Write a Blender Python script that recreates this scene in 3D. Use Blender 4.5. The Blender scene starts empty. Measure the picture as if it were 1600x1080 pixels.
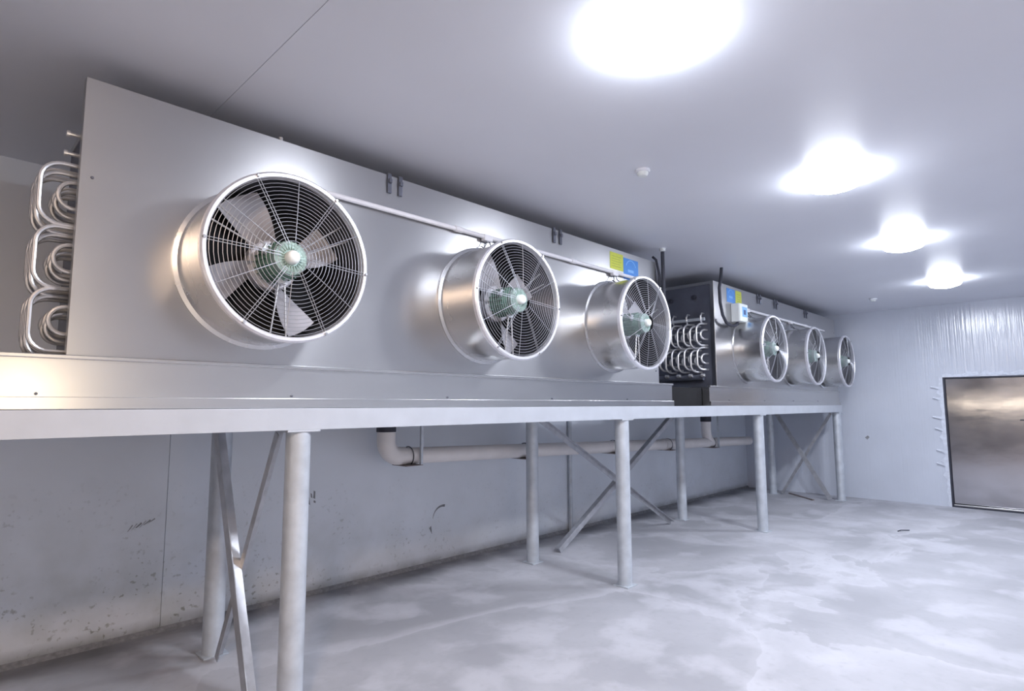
import bpy, bmesh, math, random
from mathutils import Vector, Matrix
random.seed(7)
S = bpy.context.scene
COL = S.collection
PI = math.pi

# ------------------------------------------------------------------ camera
cd = bpy.data.cameras.new('camera'); cam = bpy.data.objects.new('camera', cd); COL.objects.link(cam)
c2w = Matrix(((0.7010007, -0.07087896, -0.70962962), (-0.71315542, -0.07345807, -0.69714652), (-0.002715, 0.9947764, -0.10204187)))
cx = Vector(c2w.col[0]).normalized(); cz = Vector(c2w.col[2]); cz = (cz - cx*cz.dot(cx)).normalized(); cy = cz.cross(cx)
rot = Matrix((cx, cy, cz)).transposed()
cam.matrix_world = Matrix.Translation((0, 0, 1.75)) @ rot.to_4x4()
cd.sensor_fit = 'HORIZONTAL'; cd.sensor_width = 36; cd.lens = 911.08/1600*36
cd.clip_start = 0.05; cd.clip_end = 100
S.camera = cam
# ------------------------------------------------------------------ world, exposure
w = bpy.data.worlds.new('world'); S.world = w; w.use_nodes = True
w.node_tree.nodes['Background'].inputs[0].default_value = (.55, .6, .75, 1)
w.node_tree.nodes['Background'].inputs[1].default_value = 0.05
S.view_settings.view_transform = 'Standard'; S.view_settings.look = 'None'
S.view_settings.gamma = 1; S.view_settings.use_curve_mapping = False
S.view_settings.exposure = 0.0
S.cycles.max_bounces = 16; S.cycles.diffuse_bounces = 10
LAMP_W = 55.0; DOME_E = 62.0; LAMP_COL = (.86, .90, 1.0)
def area(name, loc, rot, sx, sy, power, col):
    l = bpy.data.lights.new(name, 'AREA'); l.shape = 'RECTANGLE'; l.size = sx; l.size_y = sy
    l.energy = power; l.color = col
    o = bpy.data.objects.new(name, l); o.location = loc; o.rotation_euler = rot; COL.objects.link(o); return o
# unseen warm lights behind the camera, shaped for the reflections on tray and door
area('tray_glint_light', (0.86, -2.64, 1.88), (math.radians(90), 0, 0), .14, .40, 13, (1, .80, .55))
area('door_band_light', (-1.44, 2.65, 1.74), (math.radians(90), 0, math.radians(-90)), 3.4, .10, 1.9, (1, .86, .68)).data.spread = math.radians(70)

# ------------------------------------------------------------------ materials
def mat(name, col, rough=.5, metal=0., bump=0., bscale=20, var=0., vscale=4, aniso=0., emis=0., rvar=0., stretch=(1,1,1), coat=0.):
    m = bpy.data.materials.new(name); m.use_nodes = True; nt = m.node_tree; b = nt.nodes['Principled BSDF']
    b.inputs['Base Color'].default_value = (*col, 1); b.inputs['Roughness'].default_value = rough
    b.inputs['Metallic'].default_value = metal
    if aniso: b.inputs['Anisotropic'].default_value = aniso; b.inputs['Anisotropic Rotation'].default_value = .25
    if coat: b.inputs['Coat Weight'].default_value = coat; b.inputs['Coat Roughness'].default_value = .15
    if emis:
        b.inputs['Emission Color'].default_value = (*col, 1); b.inputs['Emission Strength'].default_value = emis
    L = nt.links.new
    if bump or var or rvar:
        g = nt.nodes.new('ShaderNodeNewGeometry'); mp = nt.nodes.new('ShaderNodeMapping')
        mp.inputs['Scale'].default_value = stretch; L(g.outputs['Position'], mp.inputs[0])
        if var or rvar:
            n = nt.nodes.new('ShaderNodeTexNoise'); n.inputs['Scale'].default_value = vscale; n.inputs['Detail'].default_value = 6
            L(mp.outputs[0], n.inputs['Vector'])
            if var:
                r = nt.nodes.new('ShaderNodeMapRange'); r.inputs[1].default_value = .25; r.inputs[2].default_value = .75
                r.inputs[3].default_value = 1-var; r.inputs[4].default_value = 1+var
                L(n.outputs[0], r.inputs[0])
                x = nt.nodes.new('ShaderNodeVectorMath'); x.operation = 'SCALE'; x.inputs[0].default_value = col
                L(r.outputs[0], x.inputs['Scale']); L(x.outputs[0], b.inputs['Base Color'])
            if rvar:
                r = nt.nodes.new('ShaderNodeMapRange'); r.inputs[1].default_value = .25; r.inputs[2].default_value = .75
                r.inputs[3].default_value = rough-rvar; r.inputs[4].default_value = rough+rvar
                L(n.outputs[0], r.inputs[0]); L(r.outputs[0], b.inputs['Roughness'])
        if bump:
            n = nt.nodes.new('ShaderNodeTexNoise'); n.inputs['Scale'].default_value = bscale; n.inputs['Detail'].default_value = 4
            L(mp.outputs[0], n.inputs['Vector'])
            k = nt.nodes.new('ShaderNodeBump'); k.inputs['Strength'].default_value = bump; k.inputs['Distance'].default_value = .01
            L(n.outputs[0], k.inputs['Height']); L(k.outputs[0], b.inputs['Normal'])
    return m

def wall_mat(name, col, grime, gx=3.2, ribs=0.0, rough=.38):
    """coated panel; grime = mould specks, strongest low down; ribs = fine vertical relief along world y"""
    m = bpy.data.materials.new(name); m.use_nodes = True; nt = m.node_tree; b = nt.nodes['Principled BSDF']; L = nt.links.new
    b.inputs['Roughness'].default_value = rough
    g = nt.nodes.new('ShaderNodeNewGeometry'); sx = nt.nodes.new('ShaderNodeSeparateXYZ'); L(g.outputs['Position'], sx.inputs[0])
    def noise(scale, detail=5, vec=None):
        n = nt.nodes.new('ShaderNodeTexNoise'); n.inputs['Scale'].default_value = scale; n.inputs['Detail'].default_value = detail
        L(vec or g.outputs['Position'], n.inputs['Vector']); return n.outputs[0]
    def rng(inp, a, b_, c, d):
        r = nt.nodes.new('ShaderNodeMapRange'); L(inp, r.inputs[0])
        for i, v in enumerate((a, b_, c, d)): r.inputs[i+1].default_value = v
        return r.outputs[0]
    def mul(a, c):
        x = nt.nodes.new('ShaderNodeMath'); x.operation = 'MULTIPLY'; L(a, x.inputs[0])
        if isinstance(c, float): x.inputs[1].default_value = c
        else: L(c, x.inputs[1])
        return x.outputs[0]
    def mix(fac, a, bcol):
        x = nt.nodes.new('ShaderNodeMix'); x.data_type = 'RGBA'; L(fac, x.inputs[0])
        if isinstance(a, tuple): x.inputs[6].default_value = (*a, 1)
        else: L(a, x.inputs[6])
        x.inputs[7].default_value = (*bcol, 1); return x.outputs[2]
    base = mix(rng(noise(1.3), .35, .7, 0, .6), col, tuple(c*.88 for c in col))
    if grime:
        low = mul(rng(sx.outputs[2], .05, 1.25, 1, 0), rng(sx.outputs[0], gx-2.6, gx+1.5, 1, .25))
        specks = rng(noise(26, 3), .60, .68, 0, 1)
        patch = rng(noise(2.6, 4), .42, .62, 0, 1)
        base = mix(mul(mul(specks, patch), mul(low, 1.2*grime)), base, (.26, .28, .27))
        base = mix(mul(rng(noise(3.2, 8), .4, .75, 0, 1), mul(low, .6*grime)), base, (.36, .38, .33))
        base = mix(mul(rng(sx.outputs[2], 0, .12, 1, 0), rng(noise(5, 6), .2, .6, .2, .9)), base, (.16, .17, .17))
    L(base, b.inputs['Base Color'])
    k = nt.nodes.new('ShaderNodeBump'); k.inputs['Distance'].default_value = .004
    if ribs:
        mp = nt.nodes.new('ShaderNodeMapping'); mp.inputs['Scale'].default_value = (1, 26, .3); L(g.outputs['Position'], mp.inputs[0])
        k.inputs['Strength'].default_value = ribs; L(noise(1.6, 3, mp.outputs[0]), k.inputs['Height'])
    else:
        k.inputs['Strength'].default_value = .25; L(noise(3.0, 3), k.inputs['Height'])
    L(k.outputs[0], b.inputs['Normal'])
    return m

def floor_mat():
    m = bpy.data.materials.new('frosted_concrete'); m.use_nodes = True; nt = m.node_tree; b = nt.nodes['Principled BSDF']; L = nt.links.new
    g = nt.nodes.new('ShaderNodeNewGeometry'); sx = nt.nodes.new('ShaderNodeSeparateXYZ'); L(g.outputs['Position'], sx.inputs[0])
    def noise(scale, detail, dist=0., st=(1,1,1), off=(0,0,0)):
        mp = nt.nodes.new('ShaderNodeMapping'); mp.inputs['Scale'].default_value = st; mp.inputs['Location'].default_value = off
        L(g.outputs['Position'], mp.inputs[0])
        n = nt.nodes.new('ShaderNodeTexNoise'); n.inputs['Scale'].default_value = scale; n.inputs['Detail'].default_value = detail
        n.inputs['Distortion'].default_value = dist; L(mp.outputs[0], n.inputs['Vector']); return n.outputs[0]
    def ramp(inp, stops):
        r = nt.nodes.new('ShaderNodeValToRGB'); L(inp, r.inputs[0]); e = r.color_ramp.elements
        e[0].position = stops[0][0]; e[0].color = (*[stops[0][1]]*3, 1); e[1].position = stops[-1][0]; e[1].color = (*[stops[-1][1]]*3, 1)
        for p, v in stops[1:-1]:
            q = e.new(p); q.color = (v, v, v, 1)
        return r.outputs[0]
    def mix(fac, a, c):
        x = nt.nodes.new('ShaderNodeMix'); x.data_type = 'RGBA'; L(fac, x.inputs[0])
        for i, v in ((6, a), (7, c)):
            if isinstance(v, tuple): x.inputs[i].default_value = (*v, 1)
            else: L(v, x.inputs[i])
        return x.outputs[2]
    n1 = noise(.8, 9, .3); n2 = noise(1.7, 10, .2, off=(3, 7, 0)); n3 = noise(.55, 8, .5, off=(9, 2, 0)); n4 = noise(14, 6)
    base = mix(ramp(n1, [(.38, 0), (.62, 1)]), (.33, .335, .365), (.42, .425, .46))
    base = mix(ramp(n2, [(.50, 0), (.60, .55), (.72, .8)]), base, (.53, .535, .58))
    # tide-mark veins of frost
    base = mix(ramp(n3, [(.40, 0), (.487, .55), (.492, .15), (.53, 0)]), base, (.57, .575, .62))
    base = mix(ramp(n4, [(.55, 0), (.8, .35)]), base, (.30, .305, .33))
    # darker band along the rear wall, broken up by noise
    r = nt.nodes.new('ShaderNodeMapRange'); L(sx.outputs[1], r.inputs[0])
    r.inputs[1].default_value = 4.82; r.inputs[2].default_value = 5.12; r.inputs[3].default_value = 0; r.inputs[4].default_value = 1
    mm = nt.nodes.new('ShaderNodeMath'); mm.operation = 'MULTIPLY'; L(r.outputs[0], mm.inputs[0]); L(ramp(n2, [(.35, 1), (.62, .35)]), mm.inputs[1])
    base = mix(mm.outputs[0], base, (.17, .175, .19))
    L(base, b.inputs['Base Color'])
    b.inputs['Roughness'].default_value = .62
    k = nt.nodes.new('ShaderNodeBump'); k.inputs['Strength'].default_value = .35; k.inputs['Distance'].default_value = .01
    L(n2, k.inputs['Height']); L(k.outputs[0], b.inputs['Normal'])
    return m

M = dict(
 wall=wall_mat('coated_wall_panel', (.77, .82, .89), 1.0),
 wallfar=wall_mat('coated_far_wall', (.60, .64, .72), 0, ribs=1.0, rough=.15),
 wallplain=wall_mat('coated_side_wall', (.82, .83, .86), 0),
 wallleft=wall_mat('grey_end_wall', (.33, .34, .36), 0),
 ceil=mat('glossy_ceiling_sheet', (.74, .76, .82), .40, 0, bump=.06, bscale=1.2, var=.04, vscale=.8),
 floor=floor_mat(),
 joint=mat('joint_grey', (.25, .26, .28), .8, var=.2, vscale=20),  # plain grey backing that shows in the panel joints
 steel=mat('brushed_stainless', (.53, .53, .535), .30, 1, var=.03, vscale=1.2, aniso=.55, rvar=.03, stretch=(.6, 1, 1.5)),
 duct=mat('galvanised_duct', (.66, .66, .665), .27, 1, var=.04, vscale=3, rvar=.015),
 ductshade=mat('duct_interior_shade', (.03, .03, .036), .6, .2, var=.2, vscale=8),  # near-black colour stands in for the shade inside the fan ducts
 rim=mat('bright_rim', (.80, .80, .84), .38, .75, var=.06, vscale=30),
 wire=mat('chromed_wire', (.45, .46, .50), .4, .7, var=.05, vscale=40),
 tray=mat('tray_steel', (.58, .58, .58), .25, 1, var=.03, vscale=3, rvar=.015, stretch=(.5, 1, 2)),
 galv=mat('hot_dip_galvanised', (.55, .59, .64), .45, .35, bump=.12, bscale=25, var=.14, vscale=9),
 beam=mat('painted_beam', (.50, .53, .58), .45, .15, bump=.08, bscale=14, var=.06, vscale=5),
 angle=mat('angle_iron', (.50, .51, .54), .38, .7, bump=.1, bscale=25, var=.18, vscale=12),
 blade=mat('cast_aluminium_blade', (.55, .54, .585), .58, .25, var=.08, vscale=12),
 motor=mat('green_motor_paint', (.16, .30, .24), .5, .1, var=.25, vscale=30),
 fin=mat('pale_green_fins', (.34, .46, .42), .5, .2, var=.25, vscale=30),
 cap=mat('white_cap', (.85, .90, .88), .4, 0, var=.03, vscale=20),
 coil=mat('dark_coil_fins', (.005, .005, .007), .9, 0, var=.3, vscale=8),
 dark=mat('dark_end_plate', (.13, .14, .18), .45, .4, bump=.05, bscale=6, var=.2, vscale=4),
 tube=mat('aluminium_tube', (.74, .74, .75), .34, .8, var=.08, vscale=20),
 pvc=mat('cream_pvc', (.78, .75, .74), .45, 0, var=.05, vscale=6),
 rubber=mat('black_rubber', (.035, .038, .055), .6, 0, var=.2, vscale=20),
 white=mat('white_plastic', (.74, .78, .78), .4, 0, var=.04, vscale=15),
 cond=mat('white_conduit', (.80, .80, .84), .4, 0, var=.04, vscale=10),
 blue=mat('blue_print', (.06, .27, .72), .45, 0, var=.06, vscale=30),
 lblue=mat('light_blue_print', (.22, .50, .90), .45, 0, var=.04, vscale=30),
 navy=mat('navy_display', (.02, .07, .25), .3, 0, var=.05, vscale=30),
 yellow=mat('yellow_print', (.62, .68, .07), .45, 0, var=.08, vscale=40),
 olive=mat('olive_print', (.42, .47, .06), .5, 0, var=.05, vscale=40),
 doors=mat('door_stainless', (.43, .42, .44), .12, 1, bump=.07, bscale=3.5, var=.06, vscale=2.5, rvar=.04, stretch=(1, 1, 1.8)),
 gasket=mat('dark_gasket', (.03, .033, .05), .6, 0, var=.2, vscale=10),
 foam=mat('torn_sealant', (.66, .70, .78), .7, 0, bump=.4, bscale=30, var=.12, vscale=20),
 rust=mat('rusty_plate', (.30, .26, .25), .6, .5, var=.2, vscale=20),
 scuff=mat('scuff_grey', (.25, .26, .28), .8, 0, var=.3, vscale=30),
)
def glow(name, col, e):
    m = bpy.data.materials.new(name); m.use_nodes = True; b = m.node_tree.nodes['Principled BSDF']
    b.inputs['Base Color'].default_value = (.9, .9, .9, 1)
    b.inputs['Emission Color'].default_value = (*col, 1); b.inputs['Emission Strength'].default_value = e; return m
M['dome'] = glow('lit_diffuser', LAMP_COL, DOME_E); M['warmdome'] = glow('warm_lit_diffuser', (1, .72, .50), DOME_E*2.0)

# ------------------------------------------------------------------ mesh helpers
class MB:
    def __init__(s): s.b = bmesh.new(); s.boxy = False
    def box(s, x0, x1, y0, y1, z0, z1, bev=0):
        r = bmesh.ops.create_cube(s.b, size=1)
        vs = r['verts']
        for v in vs: v.co = Vector(((x0+x1)/2+v.co.x*(x1-x0), (y0+y1)/2+v.co.y*(y1-y0), (z0+z1)/2+v.co.z*(z1-z0)))
        if bev:
            s.boxy = True
            es = list({e for v in vs for e in v.link_edges})
            bmesh.ops.bevel(s.b, geom=es, offset=bev, segments=2, affect='EDGES', profile=.5)
        return s
    def tube(s, pts, r, n=10, closed=False, flat=None, cap=True):
        pts = [Vector(p) for p in pts]; N = len(pts); rings = []; up = None
        for i, p in enumerate(pts):
            if closed: d = (pts[(i+1) % N]-pts[i-1])
            else: d = pts[min(i+1, N-1)]-pts[max(i-1, 0)]
            d.normalize()
            if up is None:
                up = Vector((0, 0, 1)) if abs(d.z) < .9 else Vector((0, 1, 0))
            a = d.cross(up)
            if a.length < 1e-4: a = d.orthogonal()
            a.normalize(); c = a.cross(d).normalized(); up = c
            rr = r[i] if isinstance(r, (list, tuple)) else r
            rings.append([s.b.verts.new(p+(a*math.cos(2*PI*k/n)+c*math.sin(2*PI*k/n))*rr) for k in range(n)])
        for i in range(N if closed else N-1):
            A, B = rings[i], rings[(i+1) % N]
            for k in range(n): s.b.faces.new((A[k], A[(k+1) % n], B[(k+1) % n], B[k]))
        if not closed and cap: s.b.faces.new(rings[0][::-1]); s.b.faces.new(rings[-1])
        return s
    def lathe(s, prof, axis='y', n=48, closed=False):
        """prof: (radius, t) pairs about an axis through the origin"""
        rings = []
        for r, t in prof:
            ring = []
            for k in range(n):
                a = 2*PI*k/n; u, v = r*math.cos(a), r*math.sin(a)
                ring.append(s.b.verts.new({'y': (u, t, v), 'z': (u, v, t), 'x': (t, u, v)}[axis]))
            rings.append(ring)
        m = len(rings)
        for i in range(m if closed else m-1):
            A, B = rings[i], rings[(i+1) % m]
            for k in range(n): s.b.faces.new((A[k], A[(k+1) % n], B[(k+1) % n], B[k]))
        if not closed:
            if prof[0][0] > 1e-6: s.b.faces.new(rings[0][::-1])
            if prof[-1][0] > 1e-6: s.b.faces.new(rings[-1])
        return s
    def poly(s, pts, d):
        """prism of a polygon, extruded by vector d"""
        a = [s.b.verts.new(p) for p in pts]; c = [s.b.verts.new(Vector(p)+Vector(d)) for p in pts]
        s.b.faces.new(a); s.b.faces.new(c[::-1]); k = len(a)
        for i in range(k): s.b.faces.new((a[i], c[i], c[(i+1) % k], a[(i+1) % k]))
        return s
    def bar(s, p, q, w, t, side):
        """flat bar p->q, width w along `side`, thickness t"""
        p, q = Vector(p), Vector(q); d = (q-p).normalized(); u = Vector(side); u = (u-d*u.dot(d)).normalized(); v = d.cross(u)
        c = [p+u*a*w/2+v*b_*t/2 for a, b_ in ((-1, -1), (1, -1), (1, 1), (-1, 1))]
        return s.poly(c, q-p)
    def build(s, name, m, parent=None, loc=(0, 0, 0), smooth=True):
        b = s.b; bmesh.ops.recalc_face_normals(b, faces=b.faces)
        me = bpy.data.meshes.new(name); b.to_mesh(me); b.free()
        ms = m if isinstance(m, (list, tuple)) else [m]
        for x in ms: me.materials.append(M[x])
        if smooth:
            for p in me.polygons: p.use_smooth = True
            me.set_sharp_from_angle(angle=math.radians(12 if s.boxy else 35))
        o = bpy.data.objects.new(name, me); COL.objects.link(o); o.location = loc
        if parent: o.parent = parent
        return o
def tag(o, label, cat, group=None):
    o['label'] = label; o['category'] = cat
    if group: o['group'] = group
    return o
def thing(name, loc, label, cat, group=None):
    o = bpy.data.objects.new(name, None); COL.objects.link(o); o.location = loc; o.empty_display_size = .1
    return tag(o, label, cat, group)
def st(o): o['kind'] = 'structure'; return o
def kids(o): return [c for c in bpy.data.objects if c.parent == o]
def dup(o, loc=None, parent=None, rot=None):
    c = o.copy(); COL.objects.link(c)
    if parent is not None: c.parent = parent
    if loc is not None: c.location = loc
    if rot is not None: c.rotation_euler = rot
    for k in kids(o): dup(k, parent=c)
    return c

# ------------------------------------------------------------------ the room
XL, XR, YR, YB, H = -1.5, 12.56, -2.7, 5.3, 3.5
b = MB(); b.box(XL-.1, XR+.1, YR-.1, YB+.1, -.1, 0); FLOOR = st(b.build('floor', 'floor', smooth=False))
CEIL = st(MB().box(XL-.1, XR+.1, YR-.1, YB+.1, H+.02, H+.12).build('ceiling', 'joint', smooth=False))
xs = [XL-.1, 1.13, XR+.1]
for i in range(2):
    MB().box(xs[i]+(.0015 if i else 0), xs[i+1]-(.0015 if i < 1 else 0), YR-.1, YB+.1, H, H+.02).build('ceiling_panel', 'ceil', CEIL, smooth=False)
WB = st(MB().box(XL-.1, XR+.1, YB+.02, YB+.12, 0, H+.02).build('wall_back', 'joint', smooth=False))
xs = [XL-.1, 1.46, 6.5, XR+.1]
for i in range(3):
    MB().box(xs[i]+(.002 if i else 0), xs[i+1]-(.002 if i < 2 else 0), YB, YB+.02, 0, H).build('wall_panel', 'wall', WB, smooth=False)
st(MB().box(XL-.1, XR+.1, YR-.1, YR, 0, H+.02).build('wall_right', 'wallplain', smooth=False))
st(MB().box(XL-.1, XL, YR, YB, 0, H+.02).build('wall_left', 'wallleft', smooth=False))
DY0, DY1, DZ = -.75, 1.785, 2.215
WF = MB(); WF.box(XR, XR+.1, DY1, YB, 0, H+.02); WF.box(XR, XR+.1, YR, DY0, 0, H+.02); WF.box(XR, XR+.1, DY0, DY1, DZ, H+.02)
WF = st(WF.build('wall_far', 'wallfar', smooth=False))
# floor-to-wall sealing strip
st(MB().poly([(XL, YB, 0), (XL, YB-.03, 0), (XL, YB, .035)], (XR-XL, 0, 0)).build('baseboard_back', 'scuff', smooth=False))

# sliding cold-room door in the far wall
D = bpy.data.objects.new('door_1', None); COL.objects.link(D); D.location = (XR, (DY0+DY1)/2, 0); D['kind'] = 'structure'
def dl(p): return (p[0]-D.location.x, p[1]-D.location.y, p[2])
def dbox(mb, x0, x1, y0, y1, z0, z1, bev=0): return mb.box(x0-XR, x1-XR, y0-D.location.y, y1-D.location.y, z0, z1, bev)
dbox(MB(), XR+.03, XR+.09, DY0+.025, DY1-.03, .06, DZ-.025, .006).build('door_leaf', 'doors', D)
f = MB()
dbox(f, XR-.004, XR+.09, DY1-.028, DY1-.001, 0, DZ-.001); dbox(f, XR-.004, XR+.09, DY0+.001, DY0+.023, 0, DZ-.001); dbox(f, XR-.004, XR+.09, DY0+.025, DY1-.03, DZ-.023, DZ-.001)
f.build('door_gasket', 'gasket', D)
dbox(MB(), XR-.012, XR+.025, DY0+.025, DY1-.03, .026, .05, .004).build('door_sill', 'steel', D)
dbox(MB(), XR-.006, XR+.028, DY0+.025, DY1-.03, .0, .024).build('sill_seal', 'gasket', D)
h = MB(); h.tube([dl((XR+.03, .80, 1.49)), dl((XR-.02, .80, 1.49)), dl((XR-.02, .60, 1.49)), dl((XR+.03, .60, 1.49))], .009, 8); h.build('door_handle', 'gasket', D)
s_ = MB()
def ragged(path, nrm, seed):
    """torn strip of sealant following the frame"""
    rr = random.Random(seed); mb = MB(); n = 34
    (y0, z0), (y1, z1) = path; pts_o, pts_i = [], []
    for i in range(n+1):
        t = i/n; y = y0+(y1-y0)*t; z = z0+(z1-z0)*t
        wv = .035+.03*rr.random()+(.05 if rr.random() < .18 else 0)
        pts_i.append((y, z)); pts_o.append((y+nrm[0]*wv, z+nrm[1]*wv+nrm[0]*.012*rr.uniform(-1, 1)))
    for i in range(n):
        q = [pts_i[i], pts_i[i+1], pts_o[i+1], pts_o[i]]
        th = .006+.012*rr.random()
        mb.poly([dl((XR-.0005, a, c)) for a, c in q], (-th, 0, 0))
    return mb
ragged(((DY1, 0.0), (DY1, DZ)), (1, 0), 3).build('torn_sealant', 'foam', D, smooth=False)
ragged(((DY1, DZ), (DY0, DZ)), (0, 1), 5).build('torn_sealant', 'foam', D, smooth=False)
# loose flaps of the torn sealant
for i, z in enumerate((2.02, 1.83, 1.50, 1.30, .93, .70)):
    mb = MB(); rr = random.Random(i); a = .035+.03*rr.random()
    mb.poly([dl((XR-.018, DY1+.05, z+.03)), dl((XR-.018, DY1+.05+a+.06, z+.045)), dl((XR-.03, DY1+.05+a+.07, z+.03)), dl((XR-.018, DY1+.05, z-.015))], (-.008, 0, 0))
    mb.build('sealant_flap', 'foam', D, smooth=False)
for i, y in enumerate((1.36, 1.02, .76, .2)):
    mb = MB(); mb.poly([dl((XR-.012, y+.10, DZ+.055)), dl((XR-.012, y-.06, DZ+.085)), dl((XR-.03, y-.1, DZ+.02)), dl((XR-.012, y+.02, DZ+.01))], (-.008, 0, 0))
    mb.build('sealant_flap', 'foam', D, smooth=False)
# scars on the wall sheets
def scar(pts, wall, ax, pos, name='scar', m='scuff'):
    mb = MB()
    if ax == 'y': mb.poly([(a, pos, c) for a, c in pts], (0, -.002, 0))
    else: mb.poly([(pos, a, c) for a, c in pts], (-.002, 0, 0))
    mb.build(name, m, wall, smooth=False)
def arc_scar(cx_, cz_, r, a0, a1, wmax):
    o_, i_ = [], []
    for k in range(9):
        t = k/8; a = math.radians(a0+(a1-a0)*t); ww = wmax*(t*.9+.1)
        o_.append((cx_+(r+ww)*math.cos(a), cz_+(r+ww)*math.sin(a))); i_.append((cx_+r*math.cos(a), cz_+r*math.sin(a)))
    return o_+i_[::-1]
scar(arc_scar(4.26, .48, .13, 175, 75, .028), WB, 'y', YB)
scar([(4.08, .40), (4.10, .36), (4.12, .33), (4.105, .42)], WB, 'y', YB)
for dx, a, c in ((0, .94, .84), (.03, .90, .82), (.055, .93, .88), (.085, .95, .87), (.09, .86, .83)): scar([(2.62+dx, a), (2.628+dx*1.1, a-.01), (2.645+dx*.9, c), (2.634+dx*.8, c+.012)], WB, 'y', YB)
for k in range(6):
    q = random.uniform(-.012, .012); scar([(1.20+k*.026, .80+k*.008+q), (1.206+k*.026, .80+k*.008), (1.235+k*.03, .835+k*.006-q), (1.230+k*.03, .845+k*.006)], WB, 'y', YB)
scar([(3.04, 1.13), (3.0, 1.09), (2.96, 1.14), (2.99, 1.17)], WF, 'x', XR)

# ------------------------------------------------------------------ steel stand
ZB0, ZB1 = 1.61, 1.735
stand = thing('steel_stand', (5.5, 3.9, 0), 'long galvanised steel stand on round posts carrying both evaporators', 'stand')
SO = Vector(stand.location)
def sp(p): return Vector(p)-SO
def sb(mb, x0, x1, y0, y1, z0, z1, bev=0): return mb.box(x0-SO.x, x1-SO.x, y0-SO.y, y1-SO.y, z0-SO.z, z1-SO.z, bev)
BX0, BX1 = -1.3, 12.10
def channel(y_face, sgn):
    mb = MB(); t = .008; dd = .05
    sb(mb, BX0, BX1, min(y_face, y_face+sgn*t), max(y_face, y_face+sgn*t), ZB0, ZB1, .002)
    a, c = sorted((y_face+sgn*t, y_face+sgn*dd))
    sb(mb, BX0, BX1, a, c, ZB1-t, ZB1); sb(mb, BX0, BX1, a, c, ZB0, ZB0+t)
    return mb
channel(3.27, 1).build('front_beam', 'beam', stand)
channel(4.64, -1).build('rear_beam', 'beam', stand)
PX = [1.60, 4.97, 8.37, 12.0]
for i, x in enumerate([-1.1]+PX):
    sb(MB(), x-.04, x+.04, 3.33, 4.58, ZB0+.01, ZB1-.01, .003).build('cross_beam', 'beam', stand)
r = .070
for x in PX:
    for y in (3.345, 4.565):
        mb = MB(); mb.lathe([(r, 0.012), (r, ZB0-.012)], 'z', 28)
        p = mb.build('post', 'galv', stand, sp((x, y, 0)))
        MB().box(-.085, .085, -.085, .085, 0, .012, .002).build('base_plate', 'galv', p)
        MB().box(-.1, .1, -.075, .075, ZB0-.012, ZB0, .002).build('top_plate', 'beam', p)
def angle_brace(p, q, side, w=.055):
    mb = MB(); p, q = sp(p), sp(q); d = (q-p).normalized(); u = Vector(side); u = (u-d*u.dot(d)).normalized(); v = d.cross(u)
    mb.bar(p, q, w, .006, u)
    mb.bar(p+u*(w/2)+v*(w/2), q+u*(w/2)+v*(w/2), w, .006, v)
    return mb.build('brace', 'angle', stand, smooth=False)
for x in (1.50, 11.95):
    angle_brace((x+.01, 3.43, 1.59), (x+.07, 4.40, .02), (0, 1, 0), .05)
    angle_brace((x, 4.42, 1.59), (x-.07, 3.50, .02), (0, 1, 0), .08)
angle_brace((5.04, 4.52, 1.585), (7.93, 4.52, .02), (0, 0, 1))
angle_brace((8.30, 4.61, 1.585), (5.50, 4.61, .02), (0, 0, 1), .065)

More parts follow.
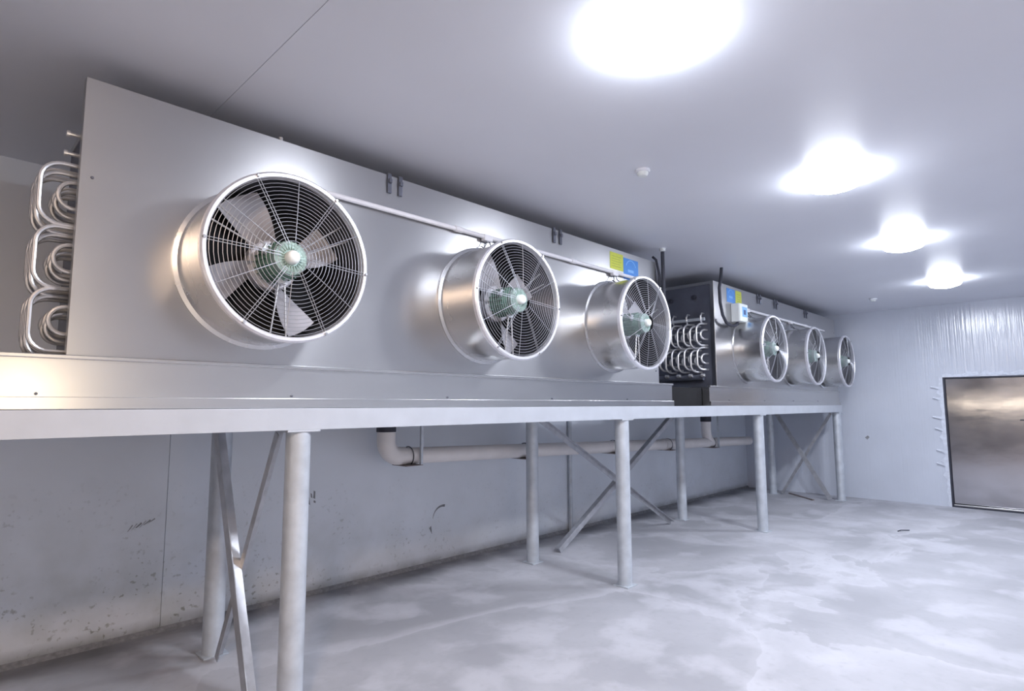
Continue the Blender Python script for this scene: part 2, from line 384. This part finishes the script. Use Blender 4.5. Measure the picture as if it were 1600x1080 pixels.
# ------------------------------------------------------------------ fans
FR, FL = .435, .40           # duct radius, length
def make_fan():
    mb = MB()
    mb.lathe([(FR+.026, 0), (FR+.026, -.014), (FR+.004, -.020), (FR, -.05), (FR, -FL+.02), (FR-.004, -FL+.02), (FR-.004, 0)], 'y', 72, closed=True)
    hs = mb.build('fan_duct', 'duct')
    mb = MB(); mb.lathe([(FR-.014, -FL+.030), (FR+.010, -FL+.030), (FR+.018, -FL+.022), (FR+.018, -FL-.004), (FR+.008, -FL-.014), (FR-.008, -FL-.014), (FR-.014, -FL-.004)], 'y', 72, closed=True)
    mb.build('rim', 'rim', hs)
    MB().lathe([(FR-.0045, -.004), (FR-.0045, -FL+.032), (FR-.008, -FL+.032), (FR-.008, -.004)], 'y', 72, closed=True).build('duct_shade_sleeve', 'ductshade', hs)  # added dark sleeve: shade of the bare duct interior put into the colour
    # back wall of the duct: the finned coil seen between the blades
    mb = MB(); mb.lathe([(0, -.002), (FR-.010, -.002), (FR-.010, -.014), (0, -.014)], 'y', 48); mb.build('coil_face', 'coil', hs)
    # grille
    mb = MB(); yd = lambda rr: -FL-.006-.022*(1-(rr/.43)**2)
    for i in range(17):
        rr = .085+i*.0205
        mb.tube([(rr*math.cos(2*PI*k/56), yd(rr), rr*math.sin(2*PI*k/56)) for k in range(56)], .0017, 5, closed=True)
    def rad(a, r0, off):
        pts = []
        for t in (0, .5, 1):
            rr = r0+(FR-.002-r0)*t; x, z = rr*math.cos(a), rr*math.sin(a)
            pts.append((x-off*math.sin(a), yd(rr)-.003, z+off*math.cos(a)))
        return pts
    for k in range(6):
        a = math.radians(62+k*60-5)
        for off in (-.007, .007): mb.tube(rad(a, .07, off), .002, 5)
        mb.tube(rad(a+math.radians(30), .085, 0), .0022, 5)
    mb.build('grille', 'wire', hs)
    for k in range(6):
        a = math.radians(57+k*60); mb = MB(); mb.lathe([(0, -.012), (.007, -.012), (.009, -.006), (.009, .004), (0, .004)], 'y', 8)
        mb.build('bolt', 'duct', hs, ((FR+.003)*math.cos(a), -FL-.014, (FR+.003)*math.sin(a)))
    # motor
    mb = MB(); mb.lathe([(0, -.150), (.085, -.150), (.098, -.165), (.098, -.33), (.090, -.345), (.086, -.36), (0, -.36)], 'y', 32)
    for k in range(20):
        a = 2*PI*k/20; c, s = math.cos(a), math.sin(a); d = Vector((-s*.002, 0, c*.002)); p0 = Vector((c*.096, -.17, s*.096)); p1 = Vector((c*.110, -.17, s*.110))
        mb.poly([p0-d, p1-d, p1+d, p0+d], (0, -.15, 0))
    mb.build('motor', 'motor', hs)
    mb = MB(); mb.lathe([(.0, -.362), (.092, -.362), (.094, -.372), (.088, -.392), (.06, -.400), (.042, -.398), (0, -.398)], 'y', 40)
    for k in range(24):
        a = 2*PI*k/24; c, s = math.cos(a), math.sin(a); d = Vector((-s*.003, 0, c*.003)); p0 = Vector((c*.045, -.396, s*.045)); p1 = Vector((c*.092, -.38, s*.092))
        mb.poly([p0-d, p1-d, p1+d, p0+d], (0, -.012, 0))
    mb.build('motor_fins', 'fin', hs)
    mb = MB(); mb.lathe([(0, -.448), (.016, -.446), (.030, -.438), (.037, -.424), (.038, -.398), (0, -.398)], 'y', 24); mb.build('motor_cap', 'cap', hs)
    # struts: three pairs of rods from motor to duct
    for k, a0 in enumerate((152, 32, 268)):
        for da in (-1, 1):
            a1 = math.radians(a0+da*8); a2 = math.radians(a0+da*6); mb = MB()
            mb.tube([(.098*math.cos(a1), -.30, .098*math.sin(a1)), ((FR-.004)*math.cos(a2), -.30, (FR-.004)*math.sin(a2))], .0048, 6)
            mb.build('strut', 'tube', hs)
        a = math.radians(a0); mb = MB()
        u = Vector((math.cos(a), 0, math.sin(a))); v = Vector((-math.sin(a), 0, math.cos(a)))
        c = [u*.094+v*.03, u*.125+v*.022, u*.125-v*.022, u*.094-v*.03]
        mb.poly([p+Vector((0, -.29, 0)) for p in c], (0, -.02, 0)); mb.build('strut_bracket', 'galv', hs, smooth=False)
    # impeller hub and four blades
    mb = MB(); mb.lathe([(0, -.10), (.13, -.10), (.14, -.11), (.14, -.165), (.132, -.172), (0, -.172)], 'y', 36); mb.build('impeller_hub', 'blade', hs)
    for k in range(4):
        a0 = math.radians(110+90*k); mb = MB(); rows = []
        for i in range(7):
            t = i/6; rr = .12+.285*t; half = math.radians(17-1.5*t)*(.13+.27*.62)/rr*1.05 if t < .0 else math.radians(19+2*t-6*t*t)
            pitch = .065-.03*t; sw = math.radians(10*t)
            row = []
            for j in range(7):
                u = -1+j/3; a = a0+sw+half*u; yy = -.135+pitch*u+.012*(1-u*u)
                row.append((rr*math.cos(a), yy, rr*math.sin(a)))
            rows.append(row)
        V = [[mb.b.verts.new(p) for p in row] for row in rows]; V2 = [[mb.b.verts.new((p[0], p[1]+.004, p[2])) for p in row] for row in rows]
        for i in range(6):
            for j in range(6):
                mb.b.faces.new((V[i][j], V[i][j+1], V[i+1][j+1], V[i+1][j])); mb.b.faces.new((V2[i][j], V2[i+1][j], V2[i+1][j+1], V2[i][j+1]))
        for i in range(6):
            for j in (0, 6): mb.b.faces.new((V[i][j], V[i+1][j], V2[i+1][j], V2[i][j]))
        for j in range(6):
            for i in (0, 6): mb.b.faces.new((V[i][j], V[i][j+1], V2[i][j+1], V2[i][j]))
        mb.build('blade', 'blade', hs)
    return hs
FAN = make_fan()

# ------------------------------------------------------------------ evaporator units
ZT0 = 1.737      # underside of tray
UF, UD, UZ0, UZ1 = 3.35, 4.42, 1.99, 3.345
bend_cache = {}
def bend_mesh(hh, prot, rt=.0105):
    """U bend in the x-z plane opening to +x, mouth at x=0"""
    mb = MB(); pts = []; rc = min(hh/2, prot*.75, .085)
    pts.append((.03, 0, hh/2)); pts.append((-(prot-rc), 0, hh/2))
    for k in range(1, 6):
        a = math.radians(90+90*k/6); pts.append((-(prot-rc)+rc*math.cos(a), 0, hh/2-rc+rc*math.sin(a)))
    pts.append((-prot, 0, hh/2-rc)); 
    if hh/2-rc > .005: pts.append((-prot, 0, -(hh/2-rc)))
    for k in range(1, 6):
        a = math.radians(180+90*k/6); pts.append((-(prot-rc)+rc*math.cos(a), 0, -(hh/2-rc)+rc*math.sin(a)))
    pts.append((-(prot-rc), 0, -hh/2)); pts.append((.03, 0, -hh/2))
    return mb.tube(pts, rt, 8)
def make_unit(x0, x1, fans, fz, tx0, tx1, label, zt=UZ1, endx=None):
    U = thing('evaporator_unit', ((x0+x1)/2, (UF+UD)/2, ZT0), label, 'evaporator')
    O = Vector(U.location)
    def bx(mb, a, b_, c, d, e, f_, bev=0): return mb.box(a-O.x, b_-O.x, c-O.y, d-O.y, e-O.z, f_-O.z, bev)
    def L(p): return Vector(p)-O
    ex = x0+(.10 if endx is None else .03)
    # front panel with round holes is hidden by the ducts: folded sheet
    mb = MB(); bx(mb, x0, x1, UF, UF+.012, UZ0-.004, zt, .002); bx(mb, x0, x0+.006, UF+.012, UF+.05, UZ0, zt-.002); bx(mb, x1-.006, x1, UF+.012, UF+.05, UZ0, zt-.002)
    mb.build('front_panel', 'steel', U)
    mb = MB(); bx(mb, ex-.004, x1+.004, UF+.013, UD, zt-.010, zt+.004, .002); bx(mb, ex-.006, ex+.012, UF+.06, UD, zt-.035, zt-.011, .002); mb.build('top_cover', 'steel', U)
    bx(MB(), ex, ex+.01, UF+.02, UD-.01, UZ0-.15, zt-.012).build('end_plate', 'dark', U)
    bx(MB(), x1-.02, x1-.01, UF+.02, UD-.01, UZ0-.15, zt-.012).build('end_plate', 'dark', U)
    bx(MB(), ex+.012, x1-.022, UD-.05, UD-.012, UZ0-.1, zt-.012).build('coil_block', 'coil', U)
    # fixing screws along the panel
    for sx_, sz_ in ((x0+.05, 2.85), (x0+.86+.05, 2.0+.08), (x1-.06, 2.12), (x1-.06, 3.1)):
        mb = MB(); mb.lathe([(0, -.006), (.006, -.006), (.008, 0), (0, 0)], 'y', 8); mb.build('screw', 'dark', U, L((sx_, UF, sz_)))
    # tray
    Z = ZT0
    mb = MB(); bx(mb, tx0, tx1, 3.325, 3.331, Z, UZ0-.02); bx(mb, tx0, tx1, 3.332, UD+.05, Z, Z+.004); bx(mb, tx0, tx1, UD+.05, UD+.056, Z, UZ0-.02)
    bx(mb, tx1-.006, tx1, 3.332, UD+.049, Z+.005, UZ0-.02); bx(mb, tx0, tx0+.006, 3.332, UD+.049, Z+.005, UZ0-.02)
    T = mb.build('drip_tray', 'tray', U)
    MB().box(0, tx1-tx0, 0, .044, 0, .020, .004).build('tray_lip', 'tray', T, L((tx0, 3.305, UZ0-.024)))
    MB().box(0, tx1-tx0, 0, .022, 0, .056, .002).build('tray_skirt', 'tray', T, L((tx0, 3.302, Z)))
    xs_ = [tx0+.55+i*1.17 for i in range(20) if tx0+.55+i*1.17 < tx1-.1]
    for x in xs_:
        mb = MB(); mb.lathe([(0, -.007), (.006, -.007), (.007, 0), (0, 0)], 'y', 8); mb.build('screw', 'dark', T, L((x, 3.325, Z+.07)))
    for x in fans:
        dup(FAN, L((x, UF, fz)), U)
    # return bends
    cache = {}
    ny = 5 if endx is None else 7
    for g, zc in enumerate(((2.765, 2.455, 2.155) if endx is None else (2.66, 2.345))):
        for j in range(ny):
            yy = UF+.085+j*.06 if endx is None else UF+.125+j*.09; dz = (.03 if j % 2 else 0); dzz = .01*j if endx is None else 0
            for hh, pr in (((.30, .235), (.13, .165)) if endx is None else ((.285, .15), (.12, .09))):
                if (hh, pr) not in cache:
                    o = bend_mesh(hh, pr, .0105 if endx is None else .0135).build('return_bend', 'tube', U, L((ex, yy, zc-dz))); cache[(hh, pr)] = o
                else:
                    o = cache[(hh, pr)].copy(); COL.objects.link(o); o.location = L((ex, yy, zc-dz))
                if endx is not None: o.rotation_euler = (0, 0, math.radians(-33))
    if endx is None:
        for zz, pr in ((3.09, .13), (2.99, .135)):
            mb = MB(); mb.lathe([(.010, .02), (.010, -pr), (.016, -pr), (.016, -pr-.014), (0, -pr-.014)], 'x', 10); mb.build('header_stub', 'tube', U, L((ex, UF+.14, zz)))
    else:
        mb = MB(); mb.tube([L((ex-.06, UF+.12, 2.86)), L((ex-.06, UF+.75, 2.86))], .022, 12); mb.build('header_pipe', 'galv', U)
        for k in range(3):
            mb = MB(); y = UF+.16+.2*k; mb.tube([L((ex, y, 2.94)), L((ex-.05, y, 2.94)), L((ex-.09, y, 2.90)), L((ex-.09, y, 2.85)), L((ex-.05, y, 2.80)), L((ex, y, 2.80))], .011, 8); mb.build('header_bend', 'tube', U)
        mb = MB(); mb.tube([L((ex-.06, UF+.16, 2.10)), L((ex-.06, UF+.80, 2.10))], .038, 14); mb.build('suction_pipe', 'dark', U)
        for k in range(4):
            mb = MB(); mb.lathe([(0, -.03), (.018, -.03), (.024, -.02), (.024, .02), (0, .02)], 'y', 12); mb.build('pipe_cap', 'tube', U, L((ex-.06-.045, UF+.15+.17*k, 2.125)))
        for yy, zz in ((UF+.28, 3.17), (UF+.62, 3.16)):
            mb = MB(); mb.lathe([(0, -.05), (.022, -.05), (.03, -.035), (.03, .0), (0, .0)], 'x', 14); mb.build('end_plate_plug', 'rubber', U, L((ex, yy, zz)))
    return U, L, bx
U1, L1, bx1 = make_unit(.47, 5.72, (1.34, 3.087, 4.834), 2.53, -1.35, 5.95, 'nearer stainless evaporator with three large fans and a yellow sticker left of a blue one')
U2, L2, bx2 = make_unit(7.13, 12.2, (8.06, 9.74, 11.36), 2.50, 6.86, 12.15, 'farther stainless evaporator with dark end plate beside the far wall', zt=3.355, endx=1)
for k in kids(FAN): bpy.data.objects.remove(k)
bpy.data.objects.remove(FAN)
# dark link box between the two trays
bx2(MB(), 5.955, 6.853, 3.42, 4.3, 1.737, 1.958, .006).build('tray_link', 'coil', U2)
def clip(U, L, x, zt):
    for dx in (-.045, .045):
        mb = MB(); o = L((x+dx, UF, zt)); mb.box(o.x-.016, o.x+.016, o.y-.012, o.y-.001, o.z-.13, o.z+.012, .003); mb.box(o.x-.012, o.x+.012, o.y-.026, o.y-.012, o.z-.06, o.z-.03, .003)
        mb.build('hanger_clip', 'dark', U)
for x in (2.24, 4.0): clip(U1, L1, x, 3.345)
for x in (8.6, 9.25, 10.6): clip(U2, L2, x, 3.355)
mb = MB(); mb.lathe([(0, -.012), (.014, -.012), (.014, .012), (0, .012)], 'z', 8); mb.build('eye_bolt', 'tube', U1, L1((1.44, UF+.03, 3.36)))
# stickers
def sticker(U, L, x, z, w_, h_, m, name):
    return MB().box(0, w_, -.0015, 0, 0, h_).build(name, m, U, L((x, UF-.0005, z)), smooth=False)
def arc_mark(x, z, r, parent, a0=20, a1=160):
    mb = MB(); n = 12
    for k in range(n):
        a, c = math.radians(a0+(a1-a0)*k/n), math.radians(a0+(a1-a0)*(k+1)/n)
        mb.poly([(x+r*math.cos(a), -.0016, z+r*math.sin(a)), (x+r*math.cos(c), -.0016, z+r*math.sin(c)), (x+(r-.01)*math.cos(c), -.0016, z+(r-.01)*math.sin(c)), (x+(r-.01)*math.cos(a), -.0016, z+(r-.01)*math.sin(a))], (0, -.0008, 0))
    mb.box(x-.06, x+.05, -.0024, -.0016, z-.035, z-.005); mb.build('sticker_print', 'lblue', parent, smooth=False)
o = sticker(U1, L1, 4.83, 3.13, .235, .175, 'yellow', 'yellow_sticker')
mb = MB()
for k in range(5): mb.box(.03, .20-.02*(k % 2), -.0024, -.0016, .03+k*.026, .037+k*.026)
mb.build('sticker_print', 'olive', o, smooth=False)
o = sticker(U1, L1, 5.07, 3.06, .28, .225, 'blue', 'blue_sticker'); arc_mark(.14, .115, .10, o)
o = sticker(U2, L2, 7.52, 3.125, .26, .19, 'blue', 'blue_sticker'); arc_mark(.13, .095, .085, o)
o = sticker(U2, L2, 7.80, 3.135, .19, .18, 'yellow', 'yellow_sticker')
mb = MB()
for k in range(4): mb.box(.03, .16-.02*(k % 2), -.0024, -.0016, .03+k*.032, .038+k*.032)
mb.build('sticker_print', 'olive', o, smooth=False)
# conduits and fan leads
def conduit(U, L, x0, x1, z, tees, fx):
    c = MB().tube([L((x0, UF-.03, z)), L((x1, UF-.03, z))], .017, 10).build('conduit', 'cond', U)
    for i, x in enumerate(tees):
        mb = MB(); mb.tube([L((x-.035, UF-.03, z)), L((x+.035, UF-.03, z))], .023, 10); mb.build('coupling', 'cond', c)
    for x in fx:
        mb = MB(); mb.box(-.045, .045, -.022, .022, -.03, .022, .006); mb.build('tee_box', 'cond', c, L((x, UF-.030, z-.006)))
        for s, q in ((0, .0), (1, .035)):
            top = Vector(L((x-.01+q, UF-.03, z-.03))); mb = MB()
            mb.tube([top, top+Vector((-.015+q*.6, -.01, -.04)), top+Vector((-.05+s*.12, -.03, -.075)), top+Vector((-.10+s*.30, -.05, -.075)), top+Vector((-.10+s*.42, -.09, -.10))], .0045, 6); mb.build('fan_lead', 'rubber', c)
conduit(U1, L1, 1.55, 5.42, 3.083, (2.80, 4.2), (3.10, 4.86))
conduit(U2, L2, 7.66, 11.45, 3.075, (8.9, 10.5), (8.10, 9.78))

# controller box with cable
ctl = thing('controller_box', (7.76, UF, 2.98), 'small white controller box with blue display on the farther evaporator', 'controller')
MB().box(-.13, .13, -.115, -.001, -.12, .13, .008).build('case', 'white', ctl)
p = MB().box(-.125, .125, -.124, -.115, -.115, .125, .004).build('front_plate', 'cap', ctl)
MB().box(-.055, .105, -.127, -.124, -.05, .085, .002).build('display', 'lblue', p)
MB().box(-.015, .055, -.129, -.127, -.02, .045).build('display_digits', 'navy', p, smooth=False)
tag(MB().tube([(7.12, 3.225, 3.5), (7.10, 3.23, 3.36), (7.09, 3.25, 3.24), (7.12, 3.26, 3.05), (7.20, 3.27, 2.90), (7.32, 3.28, 2.815), (7.48, 3.29, 2.79), (7.60, 3.29, 2.80), (7.68, 3.29, 2.83), (7.69, 3.29, 2.865)], .020, 10).build('power_cable', 'rubber'),
    'thick black cable looping from the ceiling into the small white controller box', 'cable')
rp = thing('ceiling_pipe', (5.77, 3.29, 3.5), 'dark pipe dropping from the ceiling between the two evaporators', 'pipe')
MB().lathe([(.020, 0), (.020, -.95)], 'z', 12).build('pipe', 'rubber', rp)
MB().lathe([(.034, 0), (.034, -.03), (.022, -.035), (.0, -.035)], 'z', 14).build('ceiling_flange', 'white', rp)
tag(MB().tube([(5.74, 3.40, 3.42), (5.745, 3.36, 3.38), (5.755, 3.33, 3.2), (5.765, 3.322, 3.0), (5.77, 3.32, 2.6)], .014, 8).build('insulated_line', 'rubber'), 'short dark line leaning against the dark ceiling pipe behind the third fan', 'pipe')

# ------------------------------------------------------------------ drain pipe
PY = 4.90
dp = thing('drain_pipe', (3.24, PY, 1.26), 'long cream plastic drain pipe slung under the stand along the rear wall', 'pipe')
PO = Vector(dp.location); RP = .082
def pz(x): return 1.255-(x-3.3)*.0262
def P(p): return Vector(p)-PO
sec = [3.40, 5.3, 8.5, 11.75]
for a, c in zip(sec[:-1], sec[1:]):
    MB().tube([P((a, PY, pz(a))), P((c, PY, pz(c)))], RP, 24).build('pipe_length', 'pvc', dp)
for x in sec[1:-1]:
    MB().tube([P((x-.07, PY, pz(x-.07))), P((x+.07, PY, pz(x+.07)))], RP+.008, 24).build('pipe_socket', 'pvc', dp)
pts = [P((3.235, PY, 1.50))]
for k in range(0, 8):
    a = math.radians(180+90*k/7); pts.append(P((3.235+.15+.15*math.cos(a), PY, 1.255+.15+.15*math.sin(a))))
pts.append(P((3.45, PY, pz(3.45))))
MB().tube(pts, RP+.007, 24).build('elbow', 'pvc', dp)
MB().lathe([(RP+.013, 0), (RP+.013, .24)], 'z', 28).build('black_coupling', 'rubber', dp, P((3.235, PY, 1.495)))
pts = [P((9.93, PY, 1.45)), P((9.93, PY, 1.28)), P((9.95, PY, 1.2)), P((10.0, PY, 1.14)), P((10.08, PY, pz(10)))]
MB().tube(pts, RP+.004, 24).build('elbow', 'pvc', dp)
MB().lathe([(RP+.012, 0), (RP+.012, .28)], 'z', 28).build('black_coupling', 'rubber', dp, P((9.93, PY, 1.45)))
for i, x in enumerate((3.55, 5.25, 7.1, 8.62, 10.15)):
    z = pz(x)-RP; hroot = MB()
    hroot.box(-.16, .045, -.12, .12 if i in (0, 4) else YB-PY, -.010, -.002, .002)
    o = hroot.build('bracket_plate', 'rust', dp, P((x, PY, z)))
    if i in (0, 4):
        MB().box(.020, .045, -.118, -.092, -.002, ZB0-z+.03, .001).build('hanger_rod', 'galv', o)
        MB().box(.020, .045, 4.640-PY, -.0925, ZB0-z+.005, ZB0-z+.03, .001).build('hanger_arm', 'galv', o)
    mb = MB(); mb.tube([((-.05), (RP+.010)*math.cos(a), RP+(RP+.010)*math.sin(a)) for a in [math.radians(-60+300*k/20) for k in range(21)]], .005, 6)
    mb.build('strap', 'rubber', o)
# thin conduit standing against the wall
tag(MB().tube([(6.52, YB-.035, 0.0), (6.52, YB-.035, 1.70)], .028, 12).build('wall_conduit', 'galv'), 'thin grey upright conduit against the rear wall behind the drain pipe', 'conduit')

# ------------------------------------------------------------------ lamps and ceiling fittings
def lamp(x, y, label, col=LAMP_COL, k=1.0):
    t = thing('ceiling_lamp', (x, y, H), label, 'ceiling lamp', 'round lamps in a row on the ceiling')
    MB().lathe([(0, 0), (.165, 0), (.17, -.006), (.165, -.018), (.16, -.02), (0, -.02)], 'z', 40).build('lamp_base', 'white', t)
    MB().lathe([(.19, -.0205), (.20, -.045), (.175, -.08), (.11, -.102), (0, -.108)], 'z', 40).build('diffuser', 'dome' if k == 1.0 else 'warmdome', t)
    l = bpy.data.lights.new('lamp_light', 'AREA'); l.shape = 'DISK'; l.size = .34; l.energy = LAMP_W*k; l.color = col
    o = bpy.data.objects.new('lamp_light', l); COL.objects.link(o); o.location = (0, 0, -.12); o.parent = t
    return t
lamp(2.31, 1.33, 'nearest and largest glaring round lamp, cut by the top of the photo')
lamp(4.84, 1.27, 'second nearest glowing round lamp in the ceiling row')
lamp(7.32, 1.29, 'third glowing round lamp in the ceiling row, second from the far wall')
lamp(10.1, 1.32, 'farthest glowing round lamp, closest to the far wall')
t = lamp(-.35, .5, 'unseen round warm lamp added behind the camera to light the left side', (1, .74, .54), .7)  # out of view; put in to warm the ceiling and left side
for x, y, lb in ((3.69, 2.25, 'small pale round detector on the ceiling, nearer one'), (11.04, 2.42, 'small pale round detector on the ceiling near the far wall')):
    t = thing('smoke_detector', (x, y, H), lb, 'detector', 'ceiling detectors')
    MB().lathe([(0, 0), (.055, 0), (.057, -.012), (.05, -.02), (0, -.02)], 'z', 24).build('detector_base', 'ceil', t)
    MB().lathe([(0, -.0205), (.042, -.0205), (.04, -.036), (.03, -.048), (0, -.052)], 'z', 24).build('detector_head', 'white', t)

# ------------------------------------------------------------------ floor debris
tag(MB().tube([(9.62, 2.0, .008), (9.66, 1.97, .02), (9.72, 1.96, .012), (9.80, 1.90, .008)], .007, 6).build('wire_scrap', 'gasket'), 'small dark scrap of wire lying on the open floor', 'scrap')
MBd = MB().poly([(11.62, 3.72, 0), (11.65, 3.70, 0), (12.22, 4.32, 0), (12.19, 4.34, 0)], (0, 0, .02)); tag(MBd.build('metal_strip', 'rust', smooth=False), 'thin rusty metal strip lying on the floor in the far corner', 'strip')
